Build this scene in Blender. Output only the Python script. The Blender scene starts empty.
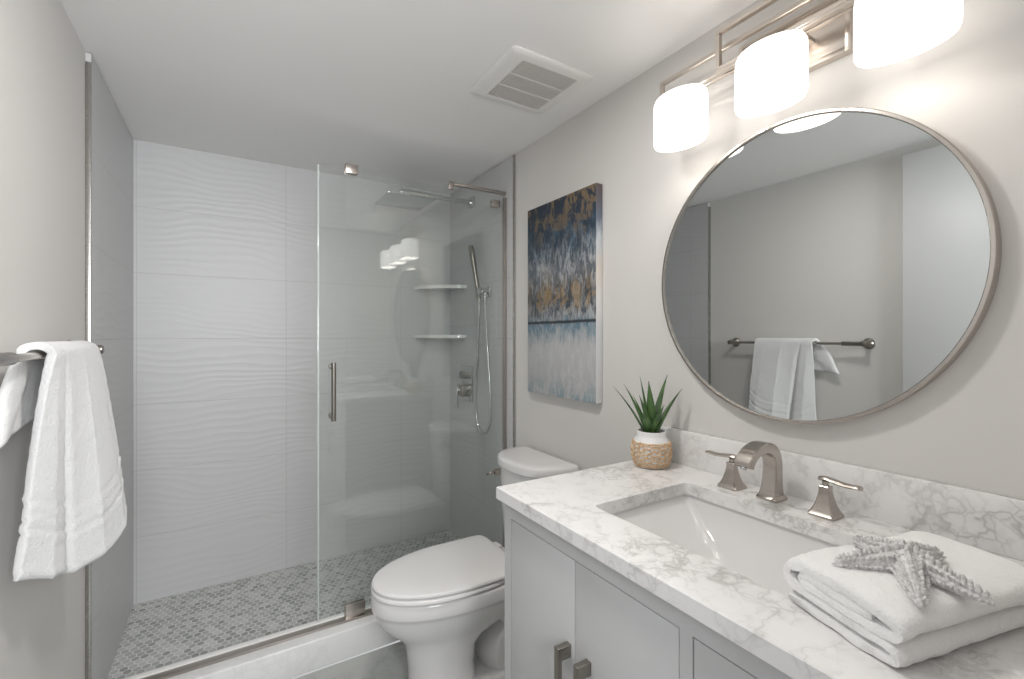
import bpy, bmesh, math, random
from mathutils import Vector, Matrix, noise
PI = math.pi
random.seed(7)
SC = bpy.context.scene
COL = SC.collection

# ------------------------------------------------------------------ camera, world, lights, exposure
cam_data = bpy.data.cameras.new('camera')
cam_data.sensor_width = 36.0
cam_data.lens = 461.3 / 1024 * 36
cam_data.shift_y = -3.5 / 1024
cam_data.clip_start = 0.01
cam = bpy.data.objects.new('camera', cam_data)
COL.objects.link(cam)
cam.location = (0, 0, 1.305)
cam.rotation_euler = (PI / 2, 0, -math.atan2(283, 461.3))
SC.camera = cam

SC.view_settings.view_transform = 'Standard'
SC.view_settings.look = 'None'
SC.view_settings.exposure = 0.22
SC.view_settings.gamma = 1.0
SC.view_settings.use_curve_mapping = False

world = bpy.data.worlds.new('world')
SC.world = world
world.use_nodes = True
bg = world.node_tree.nodes['Background']
bg.inputs[0].default_value = (0.97, 0.985, 1.0, 1)
bg.inputs[1].default_value = 0.5


def area(name, loc, rot, sx, sy, power, col=(1, 1, 1)):
    l = bpy.data.lights.new(name, 'AREA')
    l.shape = 'RECTANGLE'
    l.size, l.size_y = sx, sy
    l.energy = power
    l.color = col
    o = bpy.data.objects.new(name, l)
    COL.objects.link(o)
    o.location = loc
    o.rotation_euler = rot
    return o


# fill light added behind the camera, standing in for daylight through the doorway
area('doorway_fill', (0.25, -1.2, 1.74), (PI / 2 + 0.16, 0, 0.0), 0.9, 0.9, 52, (0.97, 0.985, 1.0))

# unseen ceiling fill added to brighten the room (ring and lens built below)
CLX, CLY = 0.36, 0.96
cl = bpy.data.lights.new('added_ceiling_fill', 'AREA')
cl.shape, cl.size, cl.energy, cl.color = 'DISK', 0.20, 7.2, (1.0, 0.97, 0.93)
clo = bpy.data.objects.new('added_ceiling_fill', cl)
COL.objects.link(clo)
clo.location = (CLX, CLY, 2.200 - 0.016)

BULB_POWER = 0.35
SHADE_GLOW = 1.35

# ------------------------------------------------------------------ key dimensions (metres)
XL, XR, YB, YR = -0.384, 1.200, 2.692, 0.070      # left wall, right wall, shower back wall, rear wall
ZC, ZS = 2.200, 0.080                             # ceiling, shower floor
ZT = 0.912                                        # counter top

# ------------------------------------------------------------------ materials


def new_mat(name):
    m = bpy.data.materials.new(name)
    m.use_nodes = True
    nt = m.node_tree
    return m, nt, nt.nodes['Principled BSDF']


def nd(nt, t, **kw):
    n = nt.nodes.new(t)
    for k, v in kw.items():
        setattr(n, k, v)
    return n


def mth(nt, op, a, b=None, clamp=False):
    n = nt.nodes.new('ShaderNodeMath')
    n.operation = op
    n.use_clamp = clamp
    for i, v in enumerate((a, b)):
        if v is None:
            continue
        if isinstance(v, (int, float)):
            n.inputs[i].default_value = v
        else:
            nt.links.new(v, n.inputs[i])
    return n.outputs[0]


def vmt(nt, op, a, b=None):
    n = nt.nodes.new('ShaderNodeVectorMath')
    n.operation = op
    for i, v in enumerate((a, b)):
        if v is None:
            continue
        if isinstance(v, (tuple, list)):
            n.inputs[i].default_value = v
        else:
            nt.links.new(v, n.inputs[i])
    return n.outputs['Value'] if op in ('LENGTH', 'DOT_PRODUCT') else n.outputs[0]


def mixc(nt, fac, a, b):
    n = nt.nodes.new('ShaderNodeMix')
    n.data_type = 'RGBA'
    for s, v in ((0, fac), (6, a), (7, b)):
        if isinstance(v, (int, float)):
            n.inputs[s].default_value = v
        elif isinstance(v, (tuple, list)):
            n.inputs[s].default_value = tuple(v) + ((1,) if len(v) == 3 else ())
        else:
            nt.links.new(v, n.inputs[s])
    return n.outputs[2]


def ramp(nt, fac, stops):
    n = nt.nodes.new('ShaderNodeValToRGB')
    e = n.color_ramp.elements
    while len(e) < len(stops):
        e.new(0.5)
    for i, (p, c) in enumerate(stops):
        e[i].position = p
        e[i].color = tuple(c) + (1,) if len(c) == 3 else c
    nt.links.new(fac, n.inputs[0])
    return n.outputs[0]


def ocoord(nt, scale=(1, 1, 1), loc=(0, 0, 0)):
    tc = nt.nodes.new('ShaderNodeTexCoord')
    mp = nt.nodes.new('ShaderNodeMapping')
    mp.inputs['Scale'].default_value = scale
    mp.inputs['Location'].default_value = loc
    nt.links.new(tc.outputs['Object'], mp.inputs[0])
    return mp.outputs[0]


def noi(nt, vec, scale, detail=2, rough=0.5, dist=0.0):
    n = nt.nodes.new('ShaderNodeTexNoise')
    n.inputs['Scale'].default_value = scale
    n.inputs['Detail'].default_value = detail
    n.inputs['Roughness'].default_value = rough
    n.inputs['Distortion'].default_value = dist
    nt.links.new(vec, n.inputs['Vector'])
    return n


def bump(nt, bsdf, height, strength=0.3, dist=0.005, prev=None):
    b = nt.nodes.new('ShaderNodeBump')
    b.inputs['Strength'].default_value = strength
    b.inputs['Distance'].default_value = dist
    nt.links.new(height, b.inputs['Height'])
    if prev is not None:
        nt.links.new(prev, b.inputs['Normal'])
    nt.links.new(b.outputs[0], bsdf.inputs['Normal'])
    return b.outputs[0]


def simple(name, col, rough=0.5, metal=0.0, nscale=30, amt=0.04, bstr=0.0, coat=0.0):
    m, nt, b = new_mat(name)
    v = ocoord(nt)
    n = noi(nt, v, nscale, 3)
    c2 = tuple(max(0, c * (1 - amt)) for c in col)
    c1 = tuple(min(1, c * (1 + amt)) for c in col)
    nt.links.new(mixc(nt, n.outputs[0], c2, c1), b.inputs['Base Color'])
    b.inputs['Roughness'].default_value = rough
    b.inputs['Metallic'].default_value = metal
    b.inputs['Coat Weight'].default_value = coat
    if bstr:
        bump(nt, b, n.outputs[0], bstr, 0.002)
    return m


def brushed(name, col, rough=0.28, stretch=(4, 4, 220)):
    m, nt, b = new_mat(name)
    v = ocoord(nt, stretch)
    n = noi(nt, v, 6, 2)
    nt.links.new(mixc(nt, n.outputs[0], tuple(c * 0.93 for c in col), tuple(min(1, c * 1.05) for c in col)), b.inputs['Base Color'])
    b.inputs['Metallic'].default_value = 1.0
    r = mth(nt, 'MULTIPLY', n.outputs[0], 0.16)
    nt.links.new(mth(nt, 'ADD', r, rough - 0.08), b.inputs['Roughness'])
    return m


def wave_tile(name, axis, origin):
    """White 30 x 62 cm wall tile with shallow wavy relief; axis 'X' or 'Y' runs along the wall."""
    m, nt, b = new_mat(name)
    v = ocoord(nt)
    sp = nd(nt, 'ShaderNodeSeparateXYZ')
    nt.links.new(v, sp.inputs[0])
    u = sp.outputs[axis]
    gz = mth(nt, 'PINGPONG', mth(nt, 'SUBTRACT', sp.outputs['Z'], ZS - 3.03), 0.1515)
    gu = mth(nt, 'PINGPONG', mth(nt, 'SUBTRACT', u, origin - 6.17), 0.3085)
    g = mth(nt, 'MINIMUM', gz, gu)
    line = mth(nt, 'LESS_THAN', g, 0.0011)
    # wavy ridges
    # ridges wander gently along the wall
    sv = nd(nt, 'ShaderNodeMapping')
    sv.inputs['Scale'].default_value = (2.4, 2.4, 5.0)
    nt.links.new(v, sv.inputs[0])
    n1 = noi(nt, sv.outputs[0], 1.0, 1, 0.4)
    ph = mth(nt, 'ADD', mth(nt, 'MULTIPLY', sp.outputs['Z'], 30.0), mth(nt, 'MULTIPLY', n1.outputs[0], 5.0))
    saw = mth(nt, 'FRACT', ph)
    h = mth(nt, 'POWER', mth(nt, 'ABSOLUTE', mth(nt, 'SUBTRACT', mth(nt, 'MULTIPLY', saw, 2.0), 1.0)), 1.7)
    n2 = noi(nt, sv.outputs[0], 0.8, 1)
    h = mth(nt, 'MULTIPLY', h, n2.outputs[0])
    nb = bump(nt, b, h, 0.17, 0.006)
    gh = mth(nt, 'MULTIPLY', mth(nt, 'MINIMUM', g, 0.002), 500.0)
    bump(nt, b, gh, 0.25, 0.0015, nb)
    nt.links.new(mixc(nt, line, (0.575, 0.575, 0.581), (0.45, 0.45, 0.447)), b.inputs['Base Color'])
    b.inputs['Roughness'].default_value = 0.42
    return m


def mosaic(name):
    """Small hexagon mosaic of mixed greys with pale grout."""
    m, nt, b = new_mat(name)
    s = 0.0275
    p = ocoord(nt, (1 / s, 1 / s, 0), (400, 692.8, 0))
    r, h = (1, 1.7320508, 1), (0.5, 0.8660254, 0.5)
    a = vmt(nt, 'SUBTRACT', vmt(nt, 'MODULO', p, r), (0.5, 0.8660254, 0.0))
    c = vmt(nt, 'SUBTRACT', vmt(nt, 'MODULO', vmt(nt, 'SUBTRACT', p, (0.5, 0.8660254, 0.0)), r), (0.5, 0.8660254, 0.0))
    pick = mth(nt, 'LESS_THAN', vmt(nt, 'LENGTH', c), vmt(nt, 'LENGTH', a))
    mx = nd(nt, 'ShaderNodeMix', data_type='VECTOR')
    nt.links.new(pick, mx.inputs[0])
    nt.links.new(a, mx.inputs[4])
    nt.links.new(c, mx.inputs[5])
    gv = mx.outputs[1]
    ab = vmt(nt, 'ABSOLUTE', gv)
    sp = nd(nt, 'ShaderNodeSeparateXYZ')
    nt.links.new(ab, sp.inputs[0])
    d = mth(nt, 'MAXIMUM', vmt(nt, 'DOT_PRODUCT', ab, (0.5, 0.8660254, 0)), sp.outputs[0])
    idv = vmt(nt, 'SNAP', vmt(nt, 'ADD', vmt(nt, 'SUBTRACT', p, gv), (0.125, 0.2165, 0.5)), (0.25, 0.4330127, 1))
    wn = nd(nt, 'ShaderNodeTexWhiteNoise')
    nt.links.new(idv, wn.inputs[0])
    tile = ramp(nt, wn.outputs[0], [(0.0, (0.24, 0.255, 0.24)), (0.25, (0.33, 0.345, 0.33)), (0.5, (0.42, 0.43, 0.415)),
                                    (0.75, (0.50, 0.51, 0.495)), (1.0, (0.60, 0.61, 0.595))])
    vn = noi(nt, p, 1.2, 4)
    tile = mixc(nt, mth(nt, 'MULTIPLY', vn.outputs[0], 0.3), tile, (0.55, 0.56, 0.55))
    gr = mth(nt, 'GREATER_THAN', d, 0.435)
    nt.links.new(mixc(nt, gr, tile, (0.74, 0.74, 0.72)), b.inputs['Base Color'])
    bump(nt, b, mth(nt, 'SUBTRACT', 0.46, mth(nt, 'MAXIMUM', d, 0.40)), 0.4, 0.004)
    b.inputs['Roughness'].default_value = 0.35
    return m


def marble(name, base=(0.83, 0.82, 0.815), vein=(0.42, 0.41, 0.40), scale=1.0, rough=0.16):
    m, nt, b = new_mat(name)
    v = ocoord(nt)
    w = noi(nt, v, 5.5 * scale, 4, 0.6)
    wv = vmt(nt, 'ADD', v, vmt(nt, 'MULTIPLY', vmt(nt, 'SUBTRACT', w.outputs['Color'], (0.5, 0.5, 0.5)), (0.26, 0.26, 0.26)))
    # long veins that wander in loose bands
    n1 = noi(nt, wv, 3.6 * scale, 4, 0.55)
    r1 = mth(nt, 'ABSOLUTE', mth(nt, 'SUBTRACT', n1.outputs[0], 0.5))
    n1b = noi(nt, vmt(nt, 'ADD', wv, (3.7, 1.9, 5.3)), 4.6 * scale, 4, 0.55)
    r1 = mth(nt, 'MINIMUM', r1, mth(nt, 'ADD', mth(nt, 'ABSOLUTE', mth(nt, 'SUBTRACT', n1b.outputs[0], 0.5)), 0.004))
    v1 = ramp(nt, r1, [(0.0, (1, 1, 1)), (0.006, (0.65, 0.65, 0.65)), (0.018, (0.12, 0.12, 0.12)), (0.05, (0, 0, 0))])
    band = ramp(nt, r1, [(0.02, (1, 1, 1)), (0.075, (0, 0, 0))])
    # fine crackle veins inside those bands
    w2 = noi(nt, v, 24 * scale, 3, 0.6)
    wv2 = vmt(nt, 'ADD', v, vmt(nt, 'MULTIPLY', vmt(nt, 'SUBTRACT', w2.outputs['Color'], (0.5, 0.5, 0.5)), (0.035, 0.035, 0.035)))
    vo = nd(nt, 'ShaderNodeTexVoronoi', feature='DISTANCE_TO_EDGE')
    vo.inputs['Scale'].default_value = 30 * scale
    nt.links.new(wv2, vo.inputs['Vector'])
    v2 = ramp(nt, vo.outputs['Distance'], [(0.0, (1, 1, 1)), (0.035, (0.5, 0.5, 0.5)), (0.11, (0, 0, 0))])
    msk = noi(nt, v, 7.0 * scale, 3)
    mk = ramp(nt, msk.outputs[0], [(0.40, (0, 0, 0)), (0.60, (1, 1, 1))])
    k1 = mth(nt, 'MULTIPLY', v1, mth(nt, 'ADD', 0.25, mth(nt, 'MULTIPLY', mk, 0.40)))
    k2 = mth(nt, 'MULTIPLY', mth(nt, 'MULTIPLY', v2, band), mth(nt, 'ADD', 0.12, mth(nt, 'MULTIPLY', mk, 0.42)))
    cl = mth(nt, 'MULTIPLY', mth(nt, 'MULTIPLY', band, mk), 0.12)
    f = mth(nt, 'ADD', mth(nt, 'MAXIMUM', k1, k2), cl, True)
    nt.links.new(mixc(nt, f, base, vein), b.inputs['Base Color'])
    b.inputs['Roughness'].default_value = rough
    return m


def glass_mat(name, tint):
    """Clear tempered sheet: see-through with mirror reflection that grows towards grazing angles."""
    m, nt, b = new_mat(name)
    nt.nodes.remove(b)
    out = nt.nodes['Material Output']
    lw = nd(nt, 'ShaderNodeLayerWeight')
    lw.inputs[0].default_value = 0.5
    f = mth(nt, 'ADD', 0.043, mth(nt, 'MULTIPLY', mth(nt, 'POWER', lw.outputs['Facing'], 5.0), 0.95), True)
    tr = nd(nt, 'ShaderNodeBsdfTransparent')
    tr.inputs[0].default_value = tint + (1,)
    gl = nd(nt, 'ShaderNodeBsdfGlossy')
    gl.inputs['Roughness'].default_value = 0.0
    gl.inputs[0].default_value = (1, 1, 1, 1)
    mx = nd(nt, 'ShaderNodeMixShader')
    nt.links.new(f, mx.inputs[0])
    nt.links.new(tr.outputs[0], mx.inputs[1])
    nt.links.new(gl.outputs[0], mx.inputs[2])
    nt.links.new(mx.outputs[0], out.inputs[0])
    return m


def terry(name, col=(0.75, 0.75, 0.75)):
    m, nt, b = new_mat(name)
    v = ocoord(nt)
    n = noi(nt, v, 330, 3, 0.7)
    n2 = noi(nt, v, 40, 2)
    nt.links.new(mixc(nt, n.outputs[0], tuple(c * 0.93 for c in col), tuple(min(1, c * 1.04) for c in col)), b.inputs['Base Color'])
    b.inputs['Roughness'].default_value = 0.95
    b.inputs['Sheen Weight'].default_value = 0.25
    n3 = noi(nt, v, 150, 2, 0.6)
    nb = bump(nt, b, n.outputs[0], 0.6, 0.003)
    nb = bump(nt, b, n3.outputs[0], 0.5, 0.003, nb)
    bump(nt, b, n2.outputs[0], 0.25, 0.004, nb)
    return m


def painting_mat(name):
    """Abstract canvas: navy and gold on top, pale drips, an ochre band, a dark horizon, washed blue-white below."""
    m, nt, b = new_mat(name)
    v = ocoord(nt)          # local: x depth, y across, z up, z from 0 to 0.825
    sp = nd(nt, 'ShaderNodeSeparateXYZ')
    nt.links.new(v, sp.inputs[0])
    t = mth(nt, 'DIVIDE', sp.outputs['Z'], 0.825)

    def vs(scale, loc=(0, 0, 0)):
        mp = nd(nt, 'ShaderNodeMapping')
        mp.inputs['Scale'].default_value = scale
        mp.inputs['Location'].default_value = loc
        nt.links.new(v, mp.inputs[0])
        return mp.outputs[0]
    streak = noi(nt, vs((9, 34, 9)), 1.0, 8, 0.68, 0.9).outputs[0]
    blotch = noi(nt, vs((11, 15, 11), (3, 1, 2)), 1.0, 8, 0.68, 1.2).outputs[0]
    grain = noi(nt, vs((60, 90, 60)), 1.0, 3, 0.7).outputs[0]
    tt = mth(nt, 'ADD', t, mth(nt, 'MULTIPLY', mth(nt, 'SUBTRACT', mth(nt, 'ADD', mth(nt, 'MULTIPLY', streak, 0.6), mth(nt, 'MULTIPLY', blotch, 0.4)), 0.5), 0.36))
    base = ramp(nt, tt, [(0.0, (0.47, 0.47, 0.475)), (0.25, (0.50, 0.50, 0.505)), (0.31, (0.30, 0.34, 0.37)), (0.34, (0.15, 0.235, 0.30)),
                         (0.375, (0.11, 0.19, 0.25)), (0.395, (0.34, 0.35, 0.36)), (0.45, (0.15, 0.16, 0.165)), (0.52, (0.12, 0.105, 0.085)), (0.58, (0.17, 0.165, 0.16)),
                         (0.64, (0.27, 0.285, 0.30)), (0.70, (0.16, 0.20, 0.24)), (0.77, (0.045, 0.095, 0.145)), (0.86, (0.014, 0.036, 0.066)), (1.0, (0.022, 0.022, 0.026))])
    # deep navy blots in the upper half
    up = ramp(nt, t, [(0.375, (0, 0, 0)), (0.42, (0.8, 0.8, 0.8)), (0.58, (0.55, 0.55, 0.55)), (0.70, (0.6, 0.6, 0.6)), (0.84, (1, 1, 1))])
    nv = ramp(nt, mth(nt, 'ADD', mth(nt, 'MULTIPLY', blotch, 0.6), mth(nt, 'MULTIPLY', streak, 0.4)), [(0.46, (0, 0, 0)), (0.51, (1, 1, 1))])
    c = mixc(nt, mth(nt, 'MULTIPLY', up, nv), base, (0.015, 0.03, 0.055))
    # gold leaf at the top and in the band above the horizon
    gz = ramp(nt, t, [(0.42, (0, 0, 0)), (0.46, (1, 1, 1)), (0.54, (1, 1, 1)), (0.60, (0.12, 0.12, 0.12)), (0.78, (0.10, 0.10, 0.10)), (0.88, (0.55, 0.55, 0.55)), (1, (0.8, 0.8, 0.8))])
    g2 = noi(nt, vs((14, 17, 11), (7, 4, 9)), 1.0, 6, 0.7, 0.5).outputs[0]
    gm = ramp(nt, g2, [(0.505, (0, 0, 0)), (0.55, (1, 1, 1))])
    gold = mixc(nt, grain, (0.16, 0.10, 0.045), (0.42, 0.29, 0.14))
    c = mixc(nt, mth(nt, 'MULTIPLY', gz, mth(nt, 'MULTIPLY', gm, 0.80)), c, gold)
    # white scumble
    wz = ramp(nt, t, [(0.0, (0.4, 0.4, 0.4)), (0.25, (0.3, 0.3, 0.3)), (0.375, (0.3, 0.3, 0.3)), (0.42, (0.35, 0.35, 0.35)), (0.5, (0.12, 0.12, 0.12)), (0.6, (0.45, 0.45, 0.45)), (0.72, (0.32, 0.32, 0.32)), (0.8, (0.1, 0.1, 0.1)), (0.88, (0, 0, 0))])
    s2 = noi(nt, vs((12, 46, 15), (1, 8, 3)), 1.0, 8, 0.72, 0.8).outputs[0]
    c = mixc(nt, mth(nt, 'MULTIPLY', wz, ramp(nt, s2, [(0.48, (0, 0, 0)), (0.57, (1, 1, 1))])), c, (0.66, 0.67, 0.68))
    # teal smears at the very bottom
    tz = ramp(nt, t, [(0.0, (0.7, 0.7, 0.7)), (0.06, (0.25, 0.25, 0.25)), (0.12, (0, 0, 0))])
    c = mixc(nt, mth(nt, 'MULTIPLY', tz, nv), c, (0.15, 0.27, 0.33))
    # dark horizon line
    hz = mth(nt, 'ABSOLUTE', mth(nt, 'SUBTRACT', mth(nt, 'ADD', t, mth(nt, 'MULTIPLY', mth(nt, 'SUBTRACT', blotch, 0.5), 0.012)), 0.377))
    c = mixc(nt, ramp(nt, hz, [(0.004, (0.95, 0.95, 0.95)), (0.010, (0, 0, 0))]), c, (0.02, 0.022, 0.03))
    nt.links.new(c, b.inputs['Base Color'])
    b.inputs['Roughness'].default_value = 0.55
    bump(nt, b, grain, 0.25, 0.001)
    return m


def canvas_side_mat(name):
    m, nt, b = new_mat(name)
    v = ocoord(nt, (30, 30, 9))
    sp = nd(nt, 'ShaderNodeSeparateXYZ')
    tc = nd(nt, 'ShaderNodeTexCoord')
    nt.links.new(tc.outputs['Object'], sp.inputs[0])
    t = mth(nt, 'DIVIDE', sp.outputs['Z'], 0.825)
    n = noi(nt, v, 1.0, 4, 0.65).outputs[0]
    tt = mth(nt, 'ADD', t, mth(nt, 'MULTIPLY', mth(nt, 'SUBTRACT', n, 0.5), 0.22))
    c = ramp(nt, tt, [(0.0, (0.80, 0.80, 0.80)), (0.33, (0.70, 0.72, 0.75)), (0.47, (0.78, 0.78, 0.78)), (0.62, (0.72, 0.66, 0.60)), (0.74, (0.60, 0.64, 0.68)),
                      (0.84, (0.16, 0.19, 0.25)), (1.0, (0.13, 0.10, 0.10))])
    nt.links.new(c, b.inputs['Base Color'])
    b.inputs['Roughness'].default_value = 0.6
    return m


def glow_mat(name, col, strength):
    m, nt, b = new_mat(name)
    v = ocoord(nt)
    n = noi(nt, v, 8, 1)
    nt.links.new(mixc(nt, n.outputs[0], (0.9, 0.89, 0.87), (0.93, 0.92, 0.9)), b.inputs['Base Color'])
    b.inputs['Roughness'].default_value = 0.25
    b.inputs['Emission Color'].default_value = col + (1,)
    b.inputs['Emission Strength'].default_value = strength
    return m


M = {}
M['paint'] = simple('greige_wall_paint', (0.69, 0.672, 0.65), 0.6, 0, 260, 0.012, 0.05)
M['ceiling'] = simple('white_ceiling_paint', (0.92, 0.912, 0.905), 0.75, 0, 200, 0.015, 0.08)
M['tile_back'] = wave_tile('wavy_white_wall_tile', 'X', -0.361)
M['tile_side'] = wave_tile('wavy_white_side_tile', 'Y', YB)
M['mosaic'] = mosaic('grey_hexagon_mosaic')
M['floor'] = marble('pale_marble_floor_tile', (0.46, 0.47, 0.45), (0.31, 0.32, 0.31), 0.7, 0.3)
M['curb'] = marble('white_curb_stone', (0.80, 0.80, 0.795), (0.68, 0.68, 0.68), 0.45, 0.25)
M['quartz'] = marble('veined_white_quartz')
M['white_paint'] = simple('white_door_paint', (0.66, 0.665, 0.67), 0.4, 0, 60, 0.01)
M['cabinet'] = simple('pale_grey_cabinet_lacquer', (0.56, 0.562, 0.566), 0.35, 0, 40, 0.01)
M['gap'] = simple('dark_cabinet_interior', (0.10, 0.10, 0.10), 0.8)
M['porcelain'] = simple('white_porcelain', (0.76, 0.75, 0.745), 0.09, 0, 4, 0.01, 0, 0.3)
M['seat'] = simple('white_toilet_seat_plastic', (0.80, 0.79, 0.782), 0.16, 0, 4, 0.01)
M['nickel'] = brushed('brushed_nickel', (0.50, 0.46, 0.42), 0.24)
M['fixture'] = brushed('satin_nickel_light', (0.64, 0.58, 0.525), 0.32)
M['chrome'] = simple('polished_chrome', (0.60, 0.61, 0.62), 0.12, 1.0, 20, 0.02)
M['dark_metal'] = brushed('dark_pewter_metal', (0.33, 0.31, 0.28), 0.30)
M['bronze'] = brushed('brown_nickel_channel', (0.45, 0.41, 0.38), 0.32)
M['trim_metal'] = brushed('aluminium_tile_edge', (0.46, 0.45, 0.43), 0.26)
M['mirror'] = simple('silvered_mirror', (0.60, 0.615, 0.61), 0.0, 1.0, 3, 0.0)
M['glass'] = glass_mat('clear_tempered_glass', (0.988, 0.997, 0.991))
M['glass_edge'] = simple('green_glass_edge', (0.56, 0.60, 0.59), 0.1, 0, 20, 0.05)
M['terry'] = terry('white_terry_cloth')
M['plush'] = terry('bright_white_plush_cloth', (0.87, 0.868, 0.86))
M['shade'] = glow_mat('lit_opal_glass', (1.0, 0.965, 0.92), SHADE_GLOW)
M['plastic'] = simple('white_vent_plastic', (0.88, 0.87, 0.855), 0.4, 0, 30, 0.01)
M['vent_dark'] = simple('vent_shadow_cavity', (0.11, 0.09, 0.08), 0.8)
M['vent_slat'] = simple('vent_slat_plastic', (0.78, 0.755, 0.73), 0.5)
M['ceramic'] = simple('white_glazed_pot', (0.82, 0.82, 0.82), 0.3, 0, 60, 0.02)
M['soil'] = simple('dark_potting_soil', (0.035, 0.026, 0.02), 0.95, 0, 200, 0.4, 0.6)
M['paint_front'] = painting_mat('abstract_canvas_front')
M['paint_side'] = canvas_side_mat('abstract_canvas_edge')


def wicker():
    m, nt, b = new_mat('woven_rattan')
    v = ocoord(nt)
    n = noi(nt, v, 90, 3, 0.7)
    nt.links.new(ramp(nt, n.outputs[0], [(0.25, (0.42, 0.22, 0.10)), (0.45, (0.68, 0.46, 0.27)), (0.7, (0.82, 0.67, 0.48))]), b.inputs['Base Color'])
    b.inputs['Roughness'].default_value = 0.7
    return m


def aloe():
    m, nt, b = new_mat('aloe_green')
    v = ocoord(nt)
    n = noi(nt, vmt(nt, 'MULTIPLY', v, (1, 1, 0.3)), 60, 3)
    nt.links.new(ramp(nt, n.outputs[0], [(0.3, (0.030, 0.080, 0.024)), (0.7, (0.095, 0.19, 0.055))]), b.inputs['Base Color'])
    b.inputs['Roughness'].default_value = 0.38
    return m


def starmat():
    m, nt, b = new_mat('bleached_starfish')
    v = ocoord(nt)
    vo = nd(nt, 'ShaderNodeTexVoronoi')
    vo.inputs['Scale'].default_value = 190
    nt.links.new(v, vo.inputs['Vector'])
    n = noi(nt, v, 70, 3)
    c = ramp(nt, vo.outputs['Distance'], [(0.05, (0.84, 0.83, 0.82)), (0.7, (0.58, 0.575, 0.57))])
    c = mixc(nt, mth(nt, 'MULTIPLY', n.outputs[0], 0.4), c, (0.80, 0.79, 0.78))
    nt.links.new(c, b.inputs['Base Color'])
    b.inputs['Roughness'].default_value = 0.8
    bump(nt, b, mth(nt, 'SUBTRACT', 1.0, vo.outputs['Distance']), 0.8, 0.003)
    return m


M['wicker'], M['aloe'], M['star'] = wicker(), aloe(), starmat()

# ------------------------------------------------------------------ geometry helpers (all in world metres)


def obj(name, bm, mat, parent=None, smooth=40, origin=None):
    """Link bm as ONE mesh object. Coordinates are world ones; they are moved to the parent's (or given) origin."""
    o0 = Vector(origin) if origin is not None else (parent_world(parent) if parent else Vector((0, 0, 0)))
    bmesh.ops.recalc_face_normals(bm, faces=bm.faces)
    bmesh.ops.translate(bm, verts=bm.verts, vec=-o0)
    me = bpy.data.meshes.new(name)
    bm.to_mesh(me)
    bm.free()
    if smooth:
        for p in me.polygons:
            p.use_smooth = True
        me.set_sharp_from_angle(angle=math.radians(smooth))
    for mm in (mat if isinstance(mat, (list, tuple)) else [mat]):
        me.materials.append(mm)
    o = bpy.data.objects.new(name, me)
    COL.objects.link(o)
    if parent:
        o.parent = parent
        if origin is not None:
            o.location = o0 - parent_world(parent)
    elif origin is not None:
        o.location = o0
    return o


def parent_world(p):
    v = Vector((0, 0, 0))
    while p:
        v += p.location
        p = p.parent
    return v


def thing(name, label, cat, loc, group=None):
    o = bpy.data.objects.new(name, None)
    o.empty_display_size = 0.05
    COL.objects.link(o)
    o.location = loc
    return tag(o, label, cat, group)


def tag(o, label, cat, group=None, kind=None):
    o['label'] = label
    o['category'] = cat
    if group:
        o['group'] = group
    if kind:
        o['kind'] = kind
    return o


def struct(name, bm, mat, label=None, smooth=40):
    o = obj(name, bm, mat, None, smooth)
    o['kind'] = 'structure'
    if label:
        o['label'] = label
    return o


def box(bm, x0, x1, y0, y1, z0, z1, bev=0.0, seg=2):
    vs = [bm.verts.new((x, y, z)) for x in (x0, x1) for y in (y0, y1) for z in (z0, z1)]
    fs = [(0, 1, 3, 2), (4, 6, 7, 5), (0, 4, 5, 1), (2, 3, 7, 6), (0, 2, 6, 4), (1, 5, 7, 3)]
    faces = [bm.faces.new([vs[i] for i in f]) for f in fs]
    if bev:
        es = list({e for f in faces for e in f.edges})
        bmesh.ops.bevel(bm, geom=es, offset=bev, segments=seg, affect='EDGES', profile=0.5)
    return vs


def bx(*a, **k):
    bm = bmesh.new()
    box(bm, *a, **k)
    return bm


def loft(bm, rings, cap0=True, cap1=True, closed=True, mat=0):
    vr = [[bm.verts.new(p) for p in r] for r in rings]
    n = len(vr[0])
    for a, b in zip(vr, vr[1:]):
        for i in range(n if closed else n - 1):
            j = (i + 1) % n
            f = bm.faces.new((a[i], a[j], b[j], b[i]))
            f.material_index = mat
    if cap0:
        bm.faces.new(vr[0][::-1])
    if cap1:
        bm.faces.new(vr[-1])
    return vr


def tube(bm, pts, r, n=10, cap=True):
    pts = [Vector(p) for p in pts]
    rad = r if isinstance(r, (list, tuple)) else [r] * len(pts)
    rings = []
    up = None
    for i, p in enumerate(pts):
        d = (pts[min(i + 1, len(pts) - 1)] - pts[max(i - 1, 0)]).normalized()
        if up is None:
            up = Vector((0, 0, 1)) if abs(d.z) < 0.9 else Vector((1, 0, 0))
        a = d.cross(up)
        a = a.normalized() if a.length > 1e-6 else d.orthogonal().normalized()
        b = d.cross(a).normalized()
        up = -b if (-b).dot(up) > 0 else b
        rings.append([p + (a * math.cos(2 * PI * k / n) + b * math.sin(2 * PI * k / n)) * rad[i] for k in range(n)])
    loft(bm, rings, cap, cap)


def lathe(bm, prof, cx, cy, n=32, sx=1.0, sy=1.0, cap0=True, cap1=True):
    loft(bm, [[(cx + r * sx * math.cos(2 * PI * k / n), cy + r * sy * math.sin(2 * PI * k / n), z) for k in range(n)] for r, z in prof], cap0, cap1)


def disc_x(bm, x0, x1, cy, cz, r, n=28, bev=0.0):
    """cylinder along x"""
    prof = [(r - bev, x0), (r, x0 + bev), (r, x1 - bev), (r - bev, x1)] if bev else [(r, x0), (r, x1)]
    loft(bm, [[(x, cy + q * math.cos(2 * PI * k / n), cz + q * math.sin(2 * PI * k / n)) for k in range(n)] for q, x in prof])


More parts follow.
